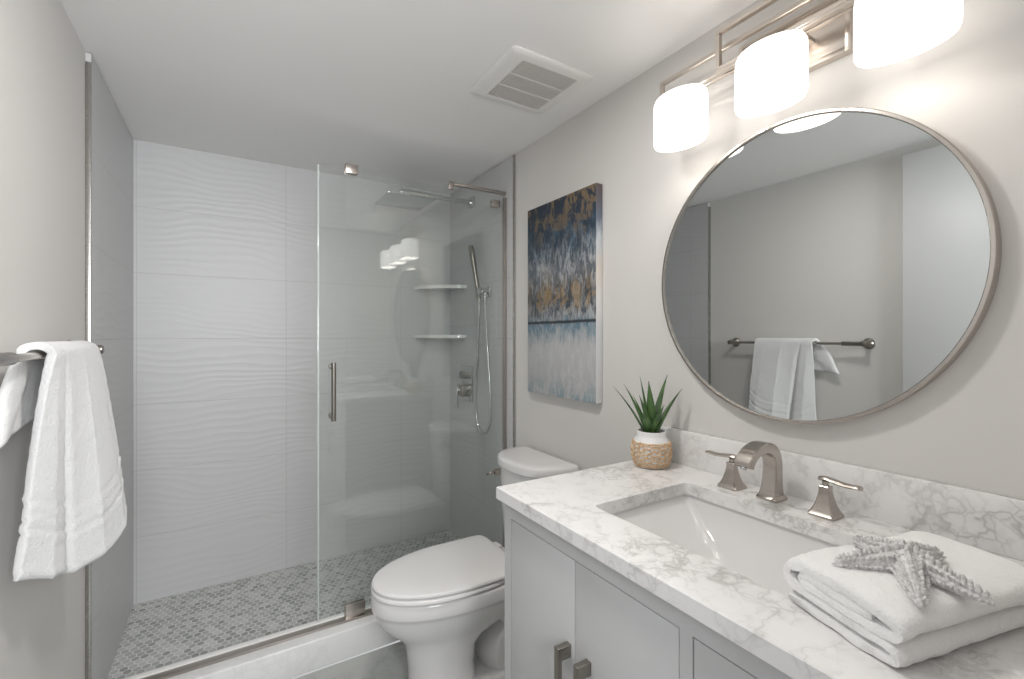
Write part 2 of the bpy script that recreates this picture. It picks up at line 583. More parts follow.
def rrect(x0, x1, y0, y1, r, z, k=5):
    pts = []
    for cx, cy, a0 in ((x1 - r, y1 - r, 0), (x0 + r, y1 - r, PI / 2), (x0 + r, y0 + r, PI), (x1 - r, y0 + r, 1.5 * PI)):
        for i in range(k):
            a = a0 + PI / 2 * i / (k - 1)
            pts.append((cx + r * math.cos(a), cy + r * math.sin(a), z))
    return pts


def lerp3(a, b, c, u):
    return a + (b - a) * u * 2 if u < 0.5 else b + (c - b) * (u - 0.5) * 2


def smoothpath(pts, n=8):
    """Catmull-Rom through pts"""
    P = [Vector(p) for p in pts]
    P = [2 * P[0] - P[1]] + P + [2 * P[-1] - P[-2]]
    out = []
    for i in range(1, len(P) - 2):
        a, b, c, d = P[i - 1], P[i], P[i + 1], P[i + 2]
        for k in range(n):
            t = k / n
            out.append(0.5 * ((2 * b) + (c - a) * t + (2 * a - 5 * b + 4 * c - d) * t * t + (3 * b - a - 3 * c + d) * t ** 3))
    out.append(P[-2])
    return out


# ------------------------------------------------------------------ SETTING
YS = 1.930            # front of the shower: tile edges and curb front
struct('floor', bx(-1.6, 1.6, -2.2, YS, -0.10, 0.0), M['floor'])
struct('ceiling', bx(XL - 0.2, XR + 0.2, YR - 0.12, YB + 0.2, ZC, ZC + 0.1), M['ceiling'])
struct('wall_right', bx(XR, XR + 0.1, YR - 0.12, YB, 0.0, ZC), M['paint'])
struct('wall_left', bx(XL - 0.1, XL, YR - 0.12, YB, 0.0, ZC), M['paint'])
bm = bmesh.new()                                   # rear wall with the doorway the camera looks through
box(bm, 0.455, XR, YR - 0.12, YR, 0, ZC)
box(bm, XL, 0.455, YR - 0.12, YR, 2.165, ZC)
struct('wall_rear', bm, M['paint'])
struct('wall_back', bx(XL - 0.1, XR + 0.1, YB, YB + 0.1, 0.0, ZC), M['tile_back'])
struct('wall_shower_left', bx(XL, XL + 0.013, 1.936, YB, ZS, ZC - 0.004), M['tile_side'])
struct('wall_shower_right', bx(XR - 0.007, XR, YS + 0.004, YB, ZS, ZC - 0.004), M['tile_side'])
struct('floor_shower', bx(XL, XR, 2.075, YB, 0.0, ZS), M['mosaic'])
struct('trim_1', bx(XL + 0.0005, XL + 0.0145, 1.925, 1.9355, 0.0, ZC - 0.035, bev=0.002), M['trim_metal'],
       'metal edge strip where the left wall paint meets the shower tile')
struct('trim_2', bx(XR - 0.010, XR - 0.0005, YS - 0.008, YS + 0.0035, 0.0, ZC - 0.004, bev=0.002), M['trim_metal'],
       'metal edge strip on the right wall between the painting and the shower')
bm = bmesh.new()
box(bm, XL + 0.0185, XR - 0.0075, YS + 0.006, 2.075, 0.0, 0.117, bev=0.006, seg=3)
struct('trim_3', bm, M['curb'], 'white stone shower curb')

d = bx(XL + 0.012, XL + 0.047, 0.13, 0.885, 0.012, 2.15, bev=0.002)
dr = struct('door_1', d, M['white_paint'], 'plain white door leaf folded back flat against the left wall')
for z in (0.25, 1.08, 1.95):
    bm = bmesh.new()
    tube(bm, [(XL + 0.040, 0.122, z - 0.045), (XL + 0.040, 0.122, z + 0.045)], 0.006, 10)
    box(bm, XL + 0.014, XL + 0.040, 0.1285, 0.131, z - 0.045, z + 0.045)
    obj('hinge', bm, M['nickel'], dr)

# ------------------------------------------------------------------ VANITY
CX0, CY0, CY1 = 0.594, 0.095, 1.047                # counter front, right end, left end
FX = 0.612                                         # cabinet face
SX0, SX1, SY0, SY1 = 0.719, 1.047, 0.372, 0.812    # sink cut-out

van = thing('vanity_cabinet', 'pale grey bathroom vanity cabinet with flat doors under the marble counter', 'cabinet', (0.9, 0.57, 0.0))
bm = bmesh.new()
YA, YE = CY0 + 0.005, 1.034
zb, ztp = 0.10, ZT - 0.0305
box(bm, FX + 0.02, XR - 0.002, YE - 0.018, YE, 0.0, ztp)                 # left side panel
box(bm, FX + 0.02, XR - 0.002, YA, YA + 0.018, 0.0, ztp)                 # right side panel
box(bm, XR - 0.014, XR - 0.002, YA + 0.018, YE - 0.018, zb, ztp)         # back
box(bm, FX + 0.02, XR - 0.014, YA + 0.018, YE - 0.018, zb, zb + 0.018)   # bottom
box(bm, FX, FX + 0.02, 1.004, YE, 0.0, ztp)                              # left stile
box(bm, FX, FX + 0.02, YA, 0.142, 0.0, ztp)                              # right stile
box(bm, FX, FX + 0.02, 0.142, 1.004, 0.840, ztp)                         # top rail
box(bm, FX, FX + 0.02, 0.142, 1.004, zb, zb + 0.03)                      # bottom rail
box(bm, FX, FX + 0.02, 0.463, 0.487, zb + 0.03, 0.840)                   # middle stile
obj('body', bm, M['cabinet'], van, 30)
obj('toe_kick', bx(FX + 0.06, FX + 0.075, YA + 0.02, YE - 0.02, 0.0, zb - 0.001), M['gap'], van)


def pull(yc, z1, parent, vertical=True, ln=0.16):
    bm = bmesh.new()
    if vertical:
        box(bm, FX - 0.034, FX - 0.024, yc - 0.0075, yc + 0.0075, z1 - ln, z1, bev=0.0012)
        for z in (z1 - 0.028, z1 - ln):
            box(bm, FX - 0.025, FX + 0.001, yc - 0.0075, yc + 0.0075, z + 0.001, z + 0.0275, bev=0.001)
    else:
        box(bm, FX - 0.034, FX - 0.024, yc - ln / 2, yc + ln / 2, z1 - 0.0075, z1 + 0.0075, bev=0.0012)
        for y in (yc - ln / 2 + 0.001, yc + ln / 2 - 0.0285):
            box(bm, FX - 0.025, FX + 0.001, y, y + 0.0275, z1 - 0.0075, z1 + 0.0075, bev=0.001)
    obj('handle', bm, M['dark_metal'], parent)


for y0, y1, yh in ((0.7495, 1.0020, 0.7675), (0.4890, 0.7480, 0.705)):
    dd = obj('door', bx(FX + 0.0005, FX + 0.0185, y0, y1, zb + 0.032, 0.8375, bev=0.0012), M['cabinet'], van, 30)
    pull(yh, 0.658, dd)
for z0, z1 in ((0.602, 0.8375), (0.367, 0.599), (0.132, 0.364)):
    dd = obj('drawer', bx(FX + 0.0005, FX + 0.0185, 0.144, 0.461, z0, z1, bev=0.0012), M['cabinet'], van, 30)
    pull(0.3025, (z0 + z1) / 2, dd, False)
obj('interior', bx(FX + 0.0195, FX + 0.024, 0.12, 1.01, zb + 0.02, 0.845), M['gap'], van)

# counter top with a rounded rectangular hole
ct = thing('countertop', 'white marble vanity countertop with grey veins and backsplash', 'countertop', (0.9, 0.57, ZT - 0.03))
bm = bmesh.new()
K = 5
inner = [p[:2] for p in rrect(SX0, SX1, SY0, SY1, 0.014, 0, K)]
ox0, ox1, oy0, oy1 = CX0, XR - 0.001, CY0, CY1
corn = [(ox1, oy1), (ox0, oy1), (ox0, oy0), (ox1, oy0)]
outer = []
for q in range(4):
    a, b_ = inner[q * K], inner[q * K + K - 1]
    c = corn[q]
    ea = (c[0], a[1]) if q % 2 == 0 else (a[0], c[1])
    eb = (b_[0], c[1]) if q % 2 == 0 else (c[0], b_[1])
    outer += [ea, ((ea[0] + c[0]) / 2, (ea[1] + c[1]) / 2), c, ((eb[0] + c[0]) / 2, (eb[1] + c[1]) / 2), eb]
zt, zl = ZT, ZT - 0.030
e = 0.002


def inset(p):
    return (p[0] + (e if p[0] < 0.6 else 0), p[1] - (e if p[1] > 1.04 else 0))


rings = [[(p[0], p[1], zl) for p in inner], [(p[0], p[1], zt) for p in inner], [(*inset(p), zt) for p in outer],
         [(p[0], p[1], zt - e) for p in outer], [(p[0], p[1], zl) for p in outer], [(p[0], p[1], zl) for p in inner]]
loft(bm, rings, False, False)
bmesh.ops.remove_doubles(bm, verts=bm.verts, dist=1e-6)
obj('slab', bm, M['quartz'], ct, 30, origin=(0, 0, 0))
obj('backsplash', bx(XR - 0.021, XR - 0.001, CY0, 1.028, ZT + 0.0002, ZT + 0.104, bev=0.0015), M['quartz'], ct, 30, origin=(0, 0, 0))

# undermount sink
sk = thing('sink', 'white rectangular undermount sink basin set in the marble counter', 'sink', (0.885, 0.59, 0.74))
bm = bmesh.new()


def ring(x0, x1, y0, y1, r, z):
    return rrect(x0, x1, y0, y1, r, z, 7)


X0, X1, Y0, Y1 = SX0 - 0.006, SX1 + 0.006, SY0 - 0.006, SY1 + 0.006
rs = [ring(X0 - 0.02, X1 + 0.02, Y0 - 0.02, Y1 + 0.02, 0.03, zl - 0.0012), ring(X0, X1, Y0, Y1, 0.016, zl - 0.0012)]
for t in (0.02, 0.15, 0.3, 0.45, 0.6, 0.75, 0.87, 0.95, 1.0):
    q = t ** 1.0
    s = 1 - math.sqrt(max(0, 1 - t ** 2.2))
    inx0, inx1 = 0.006 + 0.020 * t + 0.055 * s, 0.012 * t + 0.075 * s
    iny = 0.090 * t + 0.07 * s
    rs.append(ring(X0 + inx0, X1 - inx1, Y0 + iny, Y1 - iny, 0.016 + 0.03 * t, zl - 0.004 - 0.118 * t))
vr = loft(bm, rs, False, True)
# outer skin
ro = [ring(X0 - 0.02, X1 + 0.02, Y0 - 0.02, Y1 + 0.02, 0.03, zl - 0.0012), ring(X0 - 0.02, X1 + 0.02, Y0 - 0.02, Y1 + 0.02, 0.03, zl - 0.014),
      ring(X0 - 0.008, X1 + 0.008, Y0 - 0.008, Y1 + 0.008, 0.03, zl - 0.02), ring(X0 + 0.03, X1 - 0.03, Y0 + 0.05, Y1 - 0.05, 0.05, zl - 0.139)]
loft(bm, ro, False, True)
bmesh.ops.remove_doubles(bm, verts=bm.verts, dist=1e-6)
obj('basin', bm, M['porcelain'], sk, 50)
bm = bmesh.new()
zd = zl - 0.1215
lathe(bm, [(0.024, zd), (0.024, zd + 0.002), (0.020, zd + 0.004), (0.012, zd + 0.0045)], 0.885, 0.592, 24)
obj('drain', bm, M['nickel'], sk)

# ------------------------------------------------------------------ FAUCET
FY, FXC = 0.6225, 1.118
fc = thing('faucet', 'brushed nickel widespread faucet with square arched spout behind the sink', 'faucet', (FXC, FY, ZT))


def sq(cx, cy, hx, hy, z):
    c = 0.15 * min(hx, hy)
    return [(cx + hx, cy + hy - c, z), (cx + hx - c, cy + hy, z), (cx - hx + c, cy + hy, z), (cx - hx, cy + hy - c, z),
            (cx - hx, cy - hy + c, z), (cx - hx + c, cy - hy, z), (cx + hx - c, cy - hy, z), (cx + hx, cy - hy + c, z)]


bm = bmesh.new()
loft(bm, [sq(FXC, FY, .026, .026, ZT + z) if i == 0 else sq(FXC, FY, h, h, ZT + z) for i, (z, h) in enumerate(((0.0003, .026), (.005, .026), (.007, .0245), (.012, .0215)))])
# swept body: centre line in the xz plane, half depth (in plane) and half width (y)
pth = [(0.000, 0.010, .0205, .0205), (0.002, 0.030, .0172, .0185), (0.004, 0.060, .0150, .0172), (0.004, 0.088, .0145, .017),
       (-0.004, 0.110, .0145, .0172), (-0.022, 0.1245, .0135, .0176), (-0.047, 0.1295, .0124, .0182), (-0.074, 0.1265, .0116, .0187), (-0.096, 0.1165, .0112, .0190), (-0.110, 0.1010, .0110, .0192), (-0.114, 0.0930, .0110, .0192)]
cl = smoothpath([(a, b_, 0) for a, b_, _, _ in pth], 5)
hw = smoothpath([(c, d_, 0) for _, _, c, d_ in pth], 5)
rings = []
for i, p in enumerate(cl):
    t = (cl[min(i + 1, len(cl) - 1)] - cl[max(0, i - 1)]).normalized()
    nrm = Vector((t.y, -t.x, 0))
    h, w = hw[i].x, hw[i].y
    r = []
    c = 0.0025
    for a, b_ in ((h, w - c), (h - c, w), (-h + c, w), (-h, w - c), (-h, -w + c), (-h + c, -w), (h - c, -w), (h, -w + c)):
        r.append((FXC + p.x + nrm.x * a, FY + b_, ZT + p.y + nrm.y * a))
    rings.append(r)
loft(bm, rings)
sp_ = obj('spout', bm, M['nickel'], fc, 35)
bm = bmesh.new()
tube(bm, [(FXC - 0.1135, FY, ZT + 0.0935), (FXC - 0.1155, FY, ZT + 0.0890)], 0.0070, 16)
obj('aerator', bm, M['chrome'], sp_)
for s, y in ((1, FY + 0.1005), (-1, FY - 0.1205)):
    bm = bmesh.new()
    cx = FXC - 0.004
    loft(bm, [sq(cx, y, h, h, ZT + z) for z, h in ((.0003, .0265), (.005, .0265), (.0075, .0245), (.014, .0205), (.026, .0160), (.042, .0120), (.056, .0100), (.060, .0105), (.064, .0105), (.066, .0090))])
    hb = obj('handle', bm, M['nickel'], fc, 30)
    bm = bmesh.new()
    tube(bm, [(cx, y, ZT + 0.0665), (cx, y, ZT + 0.075)], 0.0065, 14)
    P = smoothpath([(cx, y - s * 0.012, ZT + .0790), (cx, y, ZT + .0810), (cx, y + s * 0.018, ZT + .0790), (cx - 0.003, y + s * 0.040, ZT + .0770), (cx - 0.005, y + s * 0.063, ZT + .0785), (cx - 0.005, y + s * 0.070, ZT + .0780)], 4)
    n_ = len(P)
    rg = []
    for i, p in enumerate(P):
        u = i / (n_ - 1)
        w = 0.0088 + 0.0026 * math.sin(PI * u) if u < 0.93 else 0.0070
        h = 0.0055 - 0.0012 * u
        rg.append([(p.x + w * math.cos(2 * PI * k / 12), p.y, p.z + h * math.sin(2 * PI * k / 12)) for k in range(12)])
    loft(bm, rg)
    obj('lever', bm, M['nickel'], hb, 50)

# ------------------------------------------------------------------ MIRROR
MY, MZ, MR = 0.625, 1.4655, 0.3755
mi = thing('round_mirror', 'large round wall mirror with thin brushed nickel frame above the sink', 'mirror', (XR, MY, MZ))
bm = bmesh.new()
n = 128
prof = [(MR - 0.006, XR - 0.0005), (MR, XR - 0.0005), (MR, XR - 0.029), (MR - 0.0015, XR - 0.0305), (MR - 0.0075, XR - 0.0305), (MR - 0.009, XR - 0.029), (MR - 0.009, XR - 0.021), (MR - 0.006, XR - 0.0005)]
loft(bm, [[(x, MY + r * math.cos(2 * PI * k / n), MZ + r * math.sin(2 * PI * k / n)) for k in range(n)] for r, x in prof], False, False)
bmesh.ops.remove_doubles(bm, verts=bm.verts, dist=1e-6)
obj('frame', bm, M['nickel'], mi, 30)
bm = bmesh.new()
disc_x(bm, XR - 0.0245, XR - 0.016, MY, MZ, MR - 0.0088, 128)
obj('mirror_glass', bm, M['mirror'], mi, 0)

# ------------------------------------------------------------------ VANITY LIGHT
LY = 0.612
vl = thing('vanity_light', 'three light brushed nickel vanity fixture with oval white glass shades', 'light fixture', (XR, LY, 2.02))
LX = 1.092
bp = obj('backplate', bx(XR - 0.016, XR - 0.0005, LY - 0.132, LY + 0.132, 1.943, 2.085, bev=0.002), M['fixture'], vl, 30)
bm = bmesh.new()
for y0, y1, z0, z1 in ((LY - .132, LY - .120, 1.943, 2.085), (LY + .120, LY + .132, 1.943, 2.085), (LY - .120, LY + .120, 1.943, 1.955), (LY - .120, LY + .120, 2.073, 2.085)):
    box(bm, XR - 0.024, XR - 0.0155, y0, y1, z0, z1, bev=0.0015)
obj('rim', bm, M['fixture'], bp, 30)


def loop_bars(bm, x, y0, y1, z0, z1, w=0.007, dpt=0.007):
    for a, b_, c, d_ in ((y0 - w, y1 + w, z1 - w, z1 + w), (y0 - w, y1 + w, z0 - w, z0 + w), (y0 - w, y0 + w, z0 + w, z1 - w), (y1 - w, y1 + w, z0 + w, z1 - w)):
        box(bm, x - dpt, x + dpt, a, b_, c, d_, bev=0.001, seg=1)


bm = bmesh.new()
loop_bars(bm, 1.142, LY - 0.360, LY + 0.360, 2.012, 2.083, 0.006, 0.006)
obj('wide_frame', bm, M['fixture'], vl, 30)
bm = bmesh.new()
loop_bars(bm, 1.112, LY - 0.148, LY + 0.148, 2.013, 2.112, 0.006, 0.007)
obj('raised_frame', bm, M['fixture'], vl, 30)
bm = bmesh.new()
box(bm, 1.105, 1.118, LY - 0.29, LY + 0.29, 2.0, 2.0068, bev=0.0008, seg=1)
for s in (-0.05, 0.05):
    box(bm, 1.112, XR - 0.0155, LY + s - 0.006, LY + s + 0.006, 1.9995, 2.0105, bev=0.001, seg=1)
for s in (-0.255, 0.0, 0.255):
    box(bm, 1.086, 1.107, LY + s - 0.007, LY + s + 0.007, 2.0005, 2.0065, bev=0.001, seg=1)
obj('arm', bm, M['fixture'], vl, 30)
for s in (-0.2555, 0.0, 0.2555):
    y = LY + s
    bm = bmesh.new()
    tube(bm, [(LX, y, 1.976), (LX, y, 2.003)], 0.011, 16)
    st = obj('stem', bm, M['fixture'], vl)
    bm = bmesh.new()
    pr = [(0.74, 1.979), (0.76, 1.9865), (0.80, 1.9875), (0.93, 1.984), (0.985, 1.975), (1.0, 1.962), (1.0, 1.870), (0.985, 1.860), (0.955, 1.855), (0.925, 1.858), (0.915, 1.868), (0.915, 1.960), (0.88, 1.973), (0.80, 1.979), (0.74, 1.979)]
    loft(bm, [[(LX + 0.058 * r * math.cos(2 * PI * k / 48), y + 0.081 * r * math.sin(2 * PI * k / 48), z) for k in range(48)] for r, z in pr], False, False)
    sh = obj('lamp_shade', bm, M['shade'], vl, 60)
    sh['label'] = 'glowing oval white glass shade'
    ld = bpy.data.lights.new('bulb_light', 'POINT')
    ld.energy = BULB_POWER
    ld.color = (1.0, 0.93, 0.86)
    ld.shadow_soft_size = 0.022
    lo = bpy.data.objects.new('bulb_light', ld)
    COL.objects.link(lo)
    lo.location = (LX, y, 1.915)

# ------------------------------------------------------------------ PAINTING
pz0, pz1, py0, py1 = 1.052, 1.877, 1.302, 1.764
pc = thing('painting', 'abstract blue, gold and white canvas painting hanging above the toilet', 'painting', (XR, 1.533, pz0))
bm = bmesh.new()
box(bm, XR - 0.034, XR - 0.001, py0, py1, pz0, pz1, bev=0.0015)
for f in bm.faces:
    c = f.calc_center_median()
    f.material_index = 0 if (c.x < XR - 0.0335) else 1
obj('canvas', bm, [M['paint_front'], M['paint_side']], pc, 30)

# ------------------------------------------------------------------ CEILING VENT
vt = thing('ceiling_vent', 'square white exhaust fan vent with fine grille in the ceiling', 'vent', (0.908, 1.363, ZC))
bm = bmesh.new()
vx0, vx1, vy0, vy1 = 0.744, 1.072, 1.202, 1.524
gx0, gx1, gy0, gy1 = 0.804, 1.030, 1.245, 1.490
K = 5


def rr(x0, x1, y0, y1, r, z):
    return rrect(x0, x1, y0, y1, r, z, 5)


rings = [rr(vx0, vx1, vy0, vy1, .02, ZC - 0.0005), rr(vx0, vx1, vy0, vy1, .02, ZC - 0.0035), rr(vx0 + .006, vx1 - .006, vy0 + .006, vy1 - .006, .018, ZC - 0.0075), rr(vx0 + .022, vx1 - .022, vy0 + .022, vy1 - .022, .012, ZC - 0.0095),
         rr(gx0, gx1, gy0, gy1, .004, ZC - 0.0095), rr(gx0, gx1, gy0, gy1, .004, ZC - 0.0012)]
loft(bm, rings, False, False)
obj('frame', bm, M['plastic'], vt, 40)
obj('cavity', bx(gx0 + 0.0003, gx1 - 0.0003, gy0 + 0.0003, gy1 - 0.0003, ZC - 0.0025, ZC - 0.0006), M['vent_dark'], vt)
bm = bmesh.new()
ns = 30
for i in range(ns):
    x = gx0 + 0.004 + (gx1 - gx0 - 0.008) * i / (ns - 1)
    box(bm, x - 0.0019, x + 0.0019, gy0 + 0.0005, gy1 - 0.0005, ZC - 0.0088, ZC - 0.0030)
for t in (0.345, 0.66):
    y = gy0 + (gy1 - gy0) * t
    box(bm, gx0 + 0.0005, gx1 - 0.0005, y - 0.003, y + 0.003, ZC - 0.0093, ZC - 0.0030)
obj('grille', bm, M['vent_slat'], vt, 30)

rl = thing('added_fill_fitting', 'added round white fill light in the ceiling, out of view', 'light fixture', (CLX, CLY, ZC))  # invented housing for the added ceiling fill
bm = bmesh.new()
n = 40
loft(bm, [[(CLX + r * math.cos(2 * PI * k / n), CLY + r * math.sin(2 * PI * k / n), z) for k in range(n)] for r, z in ((0.132, ZC - 0.0005), (0.132, ZC - 0.006), (0.124, ZC - 0.012), (0.106, ZC - 0.012), (0.104, ZC - 0.0005))], False, False)
obj('ring', bm, M['plastic'], rl)
bm = bmesh.new()
lathe(bm, [(0.1035, ZC - 0.0006), (0.1035, ZC - 0.010), (0.09, ZC - 0.012)], CLX, CLY, 40)
obj('lens', bm, M['shade'], rl)

# ------------------------------------------------------------------ TOILET
TY = 1.622
to = thing('toilet', 'white two-piece toilet with closed lid between the vanity and the shower', 'toilet', (0.8, TY, 0.0))


def egg(xf, xb, hw, z, n=72, p=2.3, wide=0.58, bk=4.5, bw=1.0):
    """Egg outline: tip at xf, flat-ish back at xb; widest at a fraction 'wide' of the length."""
    xm = xf + (xb - xf) * wide
    pts = []
    for k in range(n):
        a = 2 * PI * k / n
        c, s = math.cos(a), math.sin(a)
        ex = p if c > 0 else 2.0
        x = xm + (xb - xm) * math.copysign(abs(c) ** (2 / (bk if c > 0 else 2.05)), c) if c > 0 else xm + (xm - xf) * c
        y = (hw * (1 - (1 - bw) * max(0, c) ** 1.5)) * math.copysign(abs(s) ** (2 / (bk * 0.8 if c > 0 else 2.1)), s)
        pts.append((x, TY + y, z))
    return pts


bm = bmesh.new()
levels = [  # z, front, back, half width, widest
    (0.0, 0.552, 1.03, 0.112, .45), (0.014, 0.552, 1.03, 0.112, .45), (0.022, 0.556, 0.90, 0.106, .45), (0.035, 0.560, 0.80, 0.102, .5), (0.10, 0.558, 0.79, 0.101, .5), (0.17, 0.548, 0.80, 0.104, .5), (0.205, 0.536, 0.84, 0.110, .55),
    (0.232, 0.508, 0.90, 0.124, .55), (0.262, 0.474, 0.96, 0.143, .55), (0.295, 0.446, 1.01, 0.160, .56), (0.325, 0.433, 1.02, 0.170, .57), (0.340, 0.429, 1.02, 0.1735, .57), (0.343, 0.4255, 1.02, 0.1785, .57), (0.350, 0.424, 1.02, 0.180, .57),
    (0.388, 0.424, 1.02, 0.180, .57), (0.394, 0.427, 1.018, 0.178, .57), (0.396, 0.436, 1.01, 0.170, .57)]
rings = [egg(f_, b_, w, z, wide=wd) for z, f_, b_, w, wd in levels]
loft(bm, rings, True, False)
# rim turns inwards into the bowl
inn = [egg(0.49, 0.90, 0.118, 0.396, wide=.55), egg(0.50, 0.89, 0.110, 0.36, wide=.55), egg(0.56, 0.84, 0.08, 0.25, wide=.55), egg(0.62, 0.78, 0.05, 0.21, wide=.5)]
last = [v for v in bm.verts if abs(v.co.z - 0.396) < 1e-5]
loft(bm, [rings[-1]] + inn, False, True)
bmesh.ops.remove_doubles(bm, verts=bm.verts, dist=1e-6)
obj('bowl', bm, M['porcelain'], to, 60)
# trapway: the S-shaped drain behind the pedestal
bm = bmesh.new()
tp = smoothpath([(0.74, 0, 0.30), (0.84, 0, 0.275), (0.93, 0, 0.235), (0.975, 0, 0.17), (0.93, 0, 0.115), (0.90, 0, 0.07), (0.93, 0, 0.012)], 6)
rg = []
for i, p in enumerate(tp):
    t = (tp[min(i + 1, len(tp) - 1)] - tp[max(0, i - 1)]).normalized()
    nr = Vector((-t.z, 0, t.x))
    u = i / (len(tp) - 1)
    a, b_ = lerp3(0.075, 0.058, 0.075, u), lerp3(0.118, 0.092, 0.098, u)
    rg.append([(p.x + nr.x * a * math.cos(2 * PI * k / 24), TY + b_ * math.sin(2 * PI * k / 24), max(0.0005, p.z + nr.z * a * math.cos(2 * PI * k / 24))) for k in range(24)])
loft(bm, rg)
obj('trapway', bm, M['porcelain'], to, 60)
# seat ring, lid
bm = bmesh.new()
loft(bm, [egg(0.428, 0.925, 0.178, 0.4025), egg(0.424, 0.928, 0.181, 0.4045), egg(0.424, 0.928, 0.181, 0.413), egg(0.428, 0.925, 0.178, 0.4165),
          egg(0.50, 0.85, 0.115, 0.4165, wide=.55), egg(0.505, 0.845, 0.11, 0.4025, wide=.55), egg(0.428, 0.925, 0.178, 0.4025)], False, False)
bmesh.ops.remove_doubles(bm, verts=bm.verts, dist=1e-6)
obj('seat', bm, M['seat'], to, 50)
bm = bmesh.new()
LK = dict(bk=14, bw=0.93, wide=0.60)
loft(bm, [egg(0.430, 0.948, 0.179, 0.4225, **LK), egg(0.426, 0.951, 0.182, 0.4245, **LK), egg(0.426, 0.951, 0.182, 0.430, **LK), egg(0.431, 0.948, 0.178, 0.4355, **LK), egg(0.449, 0.943, 0.166, 0.4380, **LK), egg(0.50, 0.935, 0.130, 0.4400, **LK), egg(0.58, 0.90, 0.07, 0.4408, **LK)])
obj('lid', bm, M['seat'], to, 28)
for s in (-1, 1):
    bm = bmesh.new()
    box(bm, 0.953, 0.978, TY + s * 0.075 - 0.022, TY + s * 0.075 + 0.022, 0.397, 0.428, bev=0.006)
    obj('hinge', bm, M['seat'], to, 50)


def tank_ring(x0, x1, hw, z, n=27):
    """tank outline: flat back at x1, softly bowed front at x0 with generous round corners"""
    pts = []
    for i in range(n):
        a = -PI / 2 + PI * i / (n - 1)
        c, q = max(0.0, math.cos(a)), math.sin(a)
        xx = x1 - 0.03 - (x1 - 0.03 - x0) * c ** (2 / 2.35)
        pts.append((xx, TY - hw * math.copysign(abs(q) ** (2 / 2.6), q) - 0.006, z))
    pts += [(x1 - 0.010, TY - hw - 0.006, z), (x1, TY - hw + 0.006, z), (x1, TY + hw - 0.018, z), (x1 - 0.010, TY + hw - 0.006, z)]
    return pts


bm = bmesh.new()
loft(bm, [tank_ring(1.02, 1.170, 0.165, 0.375), tank_ring(0.998, 1.174, 0.176, 0.40), tank_ring(0.985, 1.178, 0.186, 0.60), tank_ring(0.980, 1.180, 0.190, 0.752)])
obj('tank', bm, M['porcelain'], to, 50)
bm = bmesh.new()
loft(bm, [tank_ring(0.974, 1.184, 0.199, 0.7535), tank_ring(0.968, 1.187, 0.204, 0.758), tank_ring(0.968, 1.187, 0.204, 0.783), tank_ring(0.971, 1.184, 0.201, 0.790), tank_ring(0.980, 1.176, 0.188, 0.7945), tank_ring(1.00, 1.16, 0.15, 0.796)])
obj('tank_lid', bm, M['porcelain'], to, 50)
bm = bmesh.new()
ly = TY + 0.118
disc_x(bm, 0.977, 1.02, ly, 0.715, 0.014, 20)
tube(bm, smoothpath([(0.973, ly, 0.715), (0.960, ly, 0.715), (0.957, ly + 0.010, 0.713), (0.958, ly + 0.022, 0.708), (0.962, ly + 0.036, 0.702)], 4), [0.006] * 8 + [0.0065] * 9, 10)
lv = obj('flush_lever', bm, M['nickel'], to, 50)
lv['label'] = 'metal flush lever'

# ------------------------------------------------------------------ SHOWER ENCLOSURE
GY = 2.012
pn = thing('shower_glass_panel', 'fixed clear glass shower panel clamped to the right wall and curb', 'glass panel', (0.8, GY, 0.117))
PX0, PX1 = 0.416, 1.186
obj('glass_pane', bx(PX0, PX1, GY - 0.004, GY + 0.004, 0.1275, 2.018), M['glass'], pn, 0)
bm = bmesh.new()
box(bm, PX1 - 0.008, XR - 0.0075, GY - 0.017, GY - 0.0045, 0.1275, 2.002, bev=0.0015)
box(bm, PX1 + 0.0005, XR - 0.0075, GY - 0.0045, GY + 0.014, 0.1310, 2.002)
obj('wall_channel', bm, M['bronze'], pn, 30)
bm = bmesh.new()
box(bm, 0.895, XR - 0.0075, GY - 0.012, GY + 0.010, 2.0185, 2.033, bev=0.002)
box(bm, 0.880, 0.905, GY - 0.015, GY - 0.0042, 1.995, 2.035, bev=0.002)
obj('support_bar', bm, M['bronze'], pn, 30)
for z0, z1, x0, x1 in ((1.985, 2.024, PX0 - 0.003, PX0 + 0.048), (0.1275, 0.182, PX0 - 0.003, PX0 + 0.078)):
    bm = bmesh.new()
    box(bm, x0, x1, GY - 0.017, GY - 0.0042, z0, z1, bev=0.0015)
    box(bm, x0, x1, GY + 0.0042, GY + 0.0065, z0, z1, bev=0.0008)
    if z0 > 1:
        box(bm, x0, x1, GY - 0.005, GY + 0.005, 2.0183, z1, bev=0.0008)
    obj('clamp', bm, M['bronze'], pn, 30)

dp = thing('shower_glass_door', 'clear glass shower door with a vertical pull, slid open behind the fixed panel', 'glass door', (0.73, GY + 0.022, 0.117))
DY = GY + 0.022
DX0, DX1 = 0.309, 1.158
obj('glass_pane', bx(DX0 + 0.0075, DX1, DY - 0.004, DY + 0.004, 0.1315, 2.010), M['glass'], dp, 0)
ed = obj('edge_seal', bx(DX0, DX0 + 0.007, DY - 0.005, DY + 0.005, 0.1315, 2.010, bev=0.001), M['glass_edge'], dp, 30)
bm = bmesh.new()
hx, hy = DX0 + 0.058, DY - 0.034
tube(bm, [(hx, hy, 0.955), (hx, hy, 1.195)], 0.0095, 18)
for z in (0.972, 1.178):
    tube(bm, [(hx, hy, z), (hx, DY - 0.0042, z)], 0.0085, 14)
    tube(bm, [(hx, DY - 0.009, z), (hx, DY - 0.0042, z)], 0.013, 18)
    tube(bm, [(hx, DY + 0.0042, z), (hx, DY + 0.012, z)], 0.013, 18)
obj('handle', bm, M['dark_metal'], dp, 40)
bm = bmesh.new()
